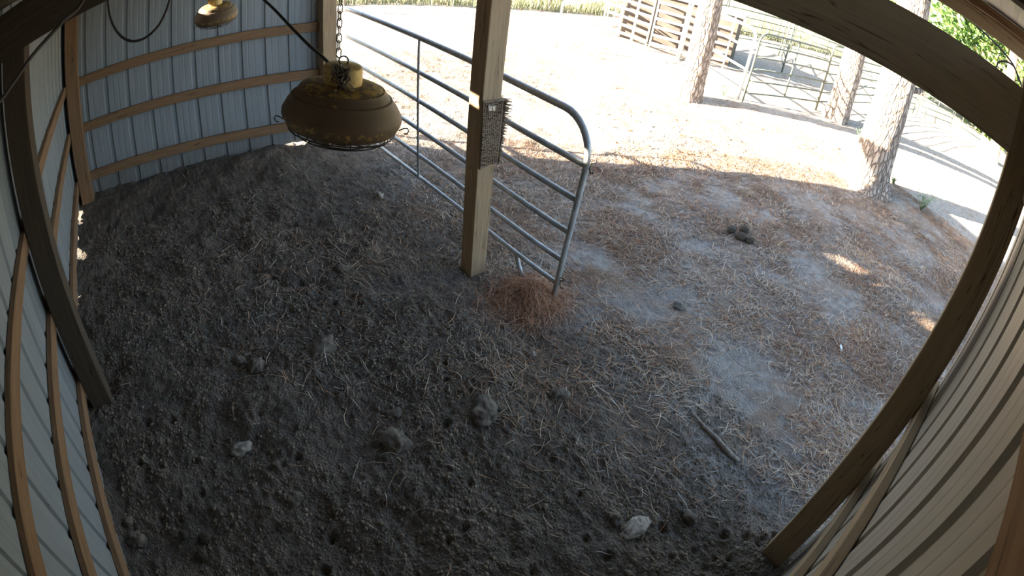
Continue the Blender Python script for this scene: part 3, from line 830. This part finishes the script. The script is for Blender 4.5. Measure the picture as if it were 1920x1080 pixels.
# ------------------------------------------------------------------ trees
def pine(x, y, r0, h, label, seed, lean=(0, 0), flare=1.0, stub=False, crown=True):
    root = empty('pine_tree', (x, y, 0)); r = np.random.default_rng(seed)
    n = 40; zs = np.concatenate([np.linspace(-.05, .6, 14), np.linspace(.7, h, 60)]); v = []; f = []
    ph = r.random(6) * 6.28
    for z in zs:
        rad = r0 * (1 - .55 * max(z, 0) / h) + flare * r0 * .75 * math.exp(-max(z, 0) / .17)
        cx = lean[0] * z + .01 * math.sin(z * 1.3 + ph[0]); cy = lean[1] * z + .01 * math.sin(z * 1.1 + ph[1])
        for k in range(n):
            a = 2 * math.pi * k / n
            q = rad * (1 + (.12 * math.exp(-max(z, 0) / .2)) * math.sin(4 * a + ph[2]) + .02 * math.sin(7 * a + z * 2 + ph[3]) + r.normal(0, .022))
            v.append((cx + q * math.cos(a), cy + q * math.sin(a), z))
    for i in range(len(zs) - 1):
        for k in range(n):
            l = (k + 1) % n; f.append((i * n + k, i * n + l, (i + 1) * n + l, (i + 1) * n + k))
    MB().add(v, f, True).build('trunk', M['bark'], root)
    if stub:
        mb = MB(); z = 1.62; rad = r0 * .9; mb.tube([(lean[0] * z + rad * .7, lean[1] * z - rad * .6, z - .02), (lean[0] * z + rad * .95, lean[1] * z - rad * 1.1, z + .02), (lean[0] * z + rad * 1.05, lean[1] * z - rad * 1.35, z + .10)], [.06, .045, .03], 10)
        mb.build('branch_stub', M['bark'], root)
    if crown:
        n = 2600; u = r.normal(0, 1, (n, 3)) * [1.3, 1.3, .9] + [lean[0] * h, lean[1] * h, h]
        d = r.normal(0, 1, (n, 3)); d /= np.linalg.norm(d, axis=1)[:, None]; s = np.cross(d, r.normal(0, 1, (n, 3))); s /= np.linalg.norm(s, axis=1)[:, None]
        V = np.stack([u - d * .2, u + s * .06, u + d * .2, u - s * .06], 1).reshape(-1, 3)
        me = arr_mesh('foliage', V, np.arange(n * 4).reshape(-1, 4)); c = me.color_attributes.new('tint', 'FLOAT_COLOR', 'POINT')
        cc = np.ones((n * 4, 4), np.float32); cc[:, :3] = np.repeat(np.array([(.07, .12, .04)]) * r.uniform(.6, 1.5, (n, 1)), 4, 0); c.data.foreach_set('color', cc.ravel())
        link('foliage', me, M['foliage'], root)
    return tag(root, label, 'tree', 'pine trees in the yard')
pine(8.62, 1.86, .30, 12, 'thick pine at the right, trunk flaring into the shaded needles', 1, (.012, .004), .62, True)
pine(8.56, 5.03, .20, 11, 'pine trunk left of the corral gate', 2, (-.02, .02), .2)
pine(11.78, 3.58, .25, 11, 'slimmer pine trunk between the corral gate and the thick pine', 3, (-.015, .0), .2)
pine(22.5, .02, .28, 12, 'distant grey pine trunk beside the upper right post', 5, (0, 0), .3)

def bush(x, y, w, h, n, label, seed, pal, z0=0.0, leaf=.16):
    root = empty('background_tree', (x, y, 0)); r = np.random.default_rng(seed)
    mb = MB()
    for k in range(5):
        a = r.random() * 6.28; mb.tube([(0, 0, 0), (math.cos(a) * w * .15, math.sin(a) * w * .15, h * .4), (math.cos(a) * w * .35, math.sin(a) * w * .35, h * .8)], [.12, .08, .03], 7)
    mb.build('trunk', M['bark'], root)
    nb = 26; bc = r.normal(0, 1, (nb, 3)); bc /= np.linalg.norm(bc, axis=1)[:, None]; bc *= r.uniform(.3, 1, (nb, 1)) ** .5
    bc = bc * [w / 2, w / 2, (h - z0) / 2] + [0, 0, (h + z0) / 2]
    u = bc[r.integers(0, nb, n)] + r.normal(0, 1, (n, 3)) * w * .085
    d = r.normal(0, 1, (n, 3)); d /= np.linalg.norm(d, axis=1)[:, None]; s = np.cross(d, r.normal(0, 1, (n, 3))); s /= np.linalg.norm(s, axis=1)[:, None]
    lf = leaf * r.uniform(.6, 1.3, (n, 1))
    V = np.stack([u - d * lf, u + s * lf * .55, u + d * lf, u - s * lf * .55], 1).reshape(-1, 3)
    me = arr_mesh('foliage', V, np.arange(n * 4).reshape(-1, 4)); c = me.color_attributes.new('tint', 'FLOAT_COLOR', 'POINT')
    cc = np.ones((n * 4, 4), np.float32); cc[:, :3] = np.repeat(np.array(pal)[r.integers(0, len(pal), n)] * r.uniform(.7, 1.3, (n, 1)), 4, 0); c.data.foreach_set('color', cc.ravel())
    link('foliage', me, M['foliage'], root)
    return tag(root, label, 'tree', 'trees behind the yard')
GP = [(.10, .22, .04), (.14, .28, .06), (.20, .34, .09), (.08, .16, .04)]
GY_ = [(.26, .30, .08), (.32, .26, .08), (.18, .24, .06)]
for x, y, w_, h_, pal, lb, z0 in ((28, 4.6, 6, 9, GP, 'bright green leafy tree seen over the wide beam, left part', .2),
                                  (31, 0.6, 6, 7.5, GP + GY_, 'green leafy tree seen over the wide beam, middle part', .2),
                                  (29, -3.0, 6, 7, GY_ + GP, 'yellowish green tree behind the upper right post', .2),
                                  (35, 3.0, 8, 9.5, GP, 'taller dark green tree behind the leafy ones', .5),
                                  (36, -5.5, 8, 9, GP, 'dark green tree at the far right of the yard', .5)):
    bush(x, y, w_, h_, 7500, lb, int(x * 7 + h_), pal, z0)
weed(27, 9, .8, 12, 'tall green shrub far beyond the corral', 9, 'leafg')

# ------------------------------------------------------------------ corral
def pipe_panel(p0, p1, h, rails, label, mat='galv', r=.021, z0=.18, arch=True, mid=1, flat=False, name='corral_fence', cat='fence panel', group='pipe corral panels'):
    p0 = Vector((p0[0], p0[1], 0)); p1 = Vector((p1[0], p1[1], 0)); L = (p1 - p0).length
    root = empty(name, p0, math.atan2(p1.y - p0.y, p1.x - p0.x)); q = .16 if arch else .02
    pts = [(0, 0, 0), (0, 0, h - q)] + arc(q, h - q, q, 180, 90, 6)[1:] + arc(L - q, h - q, q, 90, 0, 6) + [(L, 0, 0)]
    MB().tube(pts, r, 8).build('frame', M[mat], root)
    for k in range(rails):
        z = z0 + (h - z0) * k / rails
        mb = MB()
        if flat: mb.box((0, -.014, z - .026), (L, .014, z + .026))
        else: mb.tube([(0, 0, z), (L, 0, z)], r * .8, 8)
        mb.build('rail', M[mat], root)
    for k in range(mid):
        xx = L * (k + 1) / (mid + 1); mb = MB()
        mb.tube([(xx, .0, z0), (xx, .0, h)], r * .8, 8) if not flat else mb.box((xx - .022, -.02, z0 - .1), (xx + .022, .02, h))
        mb.build('brace', M[mat], root)
    return tag(root, label, cat, group)
pipe_panel((9.62, 4.62), (11.62, 4.02), 1.28, 5, 'pipe corral gate with rounded corners between two pines', 'greenpipe', name='corral_gate', cat='gate', group=None)
pipe_panel((9.74, 4.78), (10.86, 6.95), 1.27, 3, 'rounded pipe panel joining the corral gate behind the left pine', flat=False, r=.03, mid=0)
pipe_panel((11.68, 4.02), (15.2, 3.80), 1.42, 6, 'pipe panel right of the corral gate behind the slimmer pine', 'greenpipe')
pipe_panel((15.3, 3.80), (18.9, 3.3), 1.42, 6, 'pipe panel farther right, behind the thick pine', 'greenpipe')
pipe_panel((10.86, 7.02), (10.62, 7.62), 1.25, 6, 'short bright pipe panel beside the brown building', flat=True, mid=0, arch=False)
pipe_panel((10.90, 6.96), (11.6, 6.3), 1.25, 6, 'bright flat-railed panel in front of the brown building', flat=True, mid=1, arch=False)
pipe_panel((10.60, 7.70), (10.60, 8.95), 1.25, 6, 'bright flat-railed panel left of the brown building', flat=True, mid=2, arch=False)
pipe_panel((10.9, 9.0), (13.6, 9.4), 1.4, 5, 'back run of bright panels beyond the brown building, near end', flat=True, mid=2, arch=False)
pipe_panel((8.33, 8.10), (10.55, 9.0), .86, 1, 'low single-rail pipe frame standing on the open sand', z0=.80, mid=0, arch=False, name='pipe_frame', cat='pipe frame', group=None)
back = [((12.2, 7.9), (15.0, 8.6)), ((15.1, 8.6), (18.2, 7.8)), ((18.3, 7.8), (21.0, 6.3)), ((21.1, 6.2), (23.0, 3.9)), ((14.0, 6.0), (16.6, 7.4)), ((16.6, 5.2), (19.4, 5.6)), ((23.0, 3.7), (24.5, .8)), ((19.2, 3.2), (22.4, 2.2))]
bl = ['first greenish panel of the back row, behind the corral gate', 'second greenish panel of the back row', 'third greenish panel of the back row, under the wide beam', 'greenish panel where the back row turns right',
      'inner greenish panel dividing the pen', 'short inner greenish panel toward the right of the pen', 'far right greenish panel seen past the thick pine', 'greenish panel right behind the thick pine']
for (a, b), lb in zip(back, bl): pipe_panel(a, b, 1.5, 6, lb, 'greenpipe', r=.022)

# brown outbuilding behind the panels
bd = empty('outbuilding', (11.5, 7.62, 0), math.radians(-65))
tag(bd, 'low brown outbuilding behind the bright corral panels', 'shed')
MB().box((-1.3, -.02, 0), (1.3, .02, 1.15)).build('front_wall', M['building'], bd)
MB().box((-1.3, .02, 0), (-1.26, 1.2, 1.15)).build('side_wall', M['building'], bd)
MB().box((1.26, .02, 0), (1.3, 1.2, 1.15)).build('side_wall', M['building'], bd)
MB().box((-1.3, 1.16, 0), (1.26, 1.2, 1.0)).build('rear_wall', M['building'], bd)
MB().box((-1.4, -.12, 1.15), (1.4, 1.3, 1.19)).build('roof', M['tarp'], bd)

# thin posts on the right
for x, y, h_, lb in ((18.1, .6, 1.1, 'thin leaning stake in the sun at the far right'), (25, 1.9, 1.2, 'thin stake farther off under the wide beam')):
    mb = MB(); mb.tube([(x, y, 0), (x - .03, y + .02, h_ * .5), (x + .02, y, h_)], .022, 7); tag(mb.build('stake', M['stick']), lb, 'stake')

# wire fence and pasture
FP = [(-4, 15.6), (-1.4, 15.0), (1.2, 14.3), (3.6, 13.4), (5.9, 12.75), (8.4, 12.3), (11.2, 11.6), (13.8, 10.9), (16.6, 10.2), (20, 9.2), (24, 8.4)]
fence = empty('wire_fence', (FP[0][0], FP[0][1], 0)); tag(fence, 'woven wire fence along the pasture at the top of the yard', 'fence')
O = Vector((FP[0][0], FP[0][1], 0))
for (a, b), (c_, d_) in zip(FP[:-1], FP[1:]):
    MB().tube([Vector((a, b, -.1)) - O, Vector((a, b, 1.25)) - O], .035, 8).build('post', M['stick'], fence)
    mb = MB(); n = int(math.hypot(c_ - a, d_ - b) / .15)
    for k in range(9):
        z = .08 + 1.08 * (k / 8) ** 1.2; mb.tube([Vector((a, b, z)) - O, Vector((c_, d_, z)) - O], .003, 4)
    for k in range(n):
        t = k / n; p = Vector((a + (c_ - a) * t, b + (d_ - b) * t, 0)) - O; mb.tube([p + Vector((0, 0, .04)), p + Vector((0, 0, 1.16))], .003, 4)
    mb.build('wire_mesh', M['wire'], fence)
n = 26000
x = rng.uniform(-4, 26, n); y = 14.3 - .27 * x + np.abs(rng.normal(0, 2.2, n)) + .1
P = np.stack([x, y], 1)
a = rng.uniform(0, 6.28, n); L = rng.uniform(.12, .4, n)
V = np.zeros((n, 3, 3)); zz = hgt(x, y)
V[:, 0] = np.stack([x - .012 * np.cos(a), y - .012 * np.sin(a), zz], 1); V[:, 1] = np.stack([x + .012 * np.cos(a), y + .012 * np.sin(a), zz], 1)
V[:, 2] = np.stack([x + rng.normal(0, .06, n), y + rng.normal(0, .06, n), zz + L], 1)
me = arr_mesh('pasture_grass', V.reshape(-1, 3), np.arange(n * 3).reshape(-1, 3))
ca = me.color_attributes.new('tint', 'FLOAT_COLOR', 'POINT'); cc = np.ones((n * 3, 4), np.float32)
cc[:, :3] = np.repeat(np.array([(.22, .24, .12), (.36, .33, .2), (.16, .19, .09)])[rng.integers(0, 3, n)], 3, 0); ca.data.foreach_set('color', cc.ravel())
tag(link('pasture_grass', me, M['grass']), 'yellow-green grass along the wire fence', 'grass', kind='stuff')
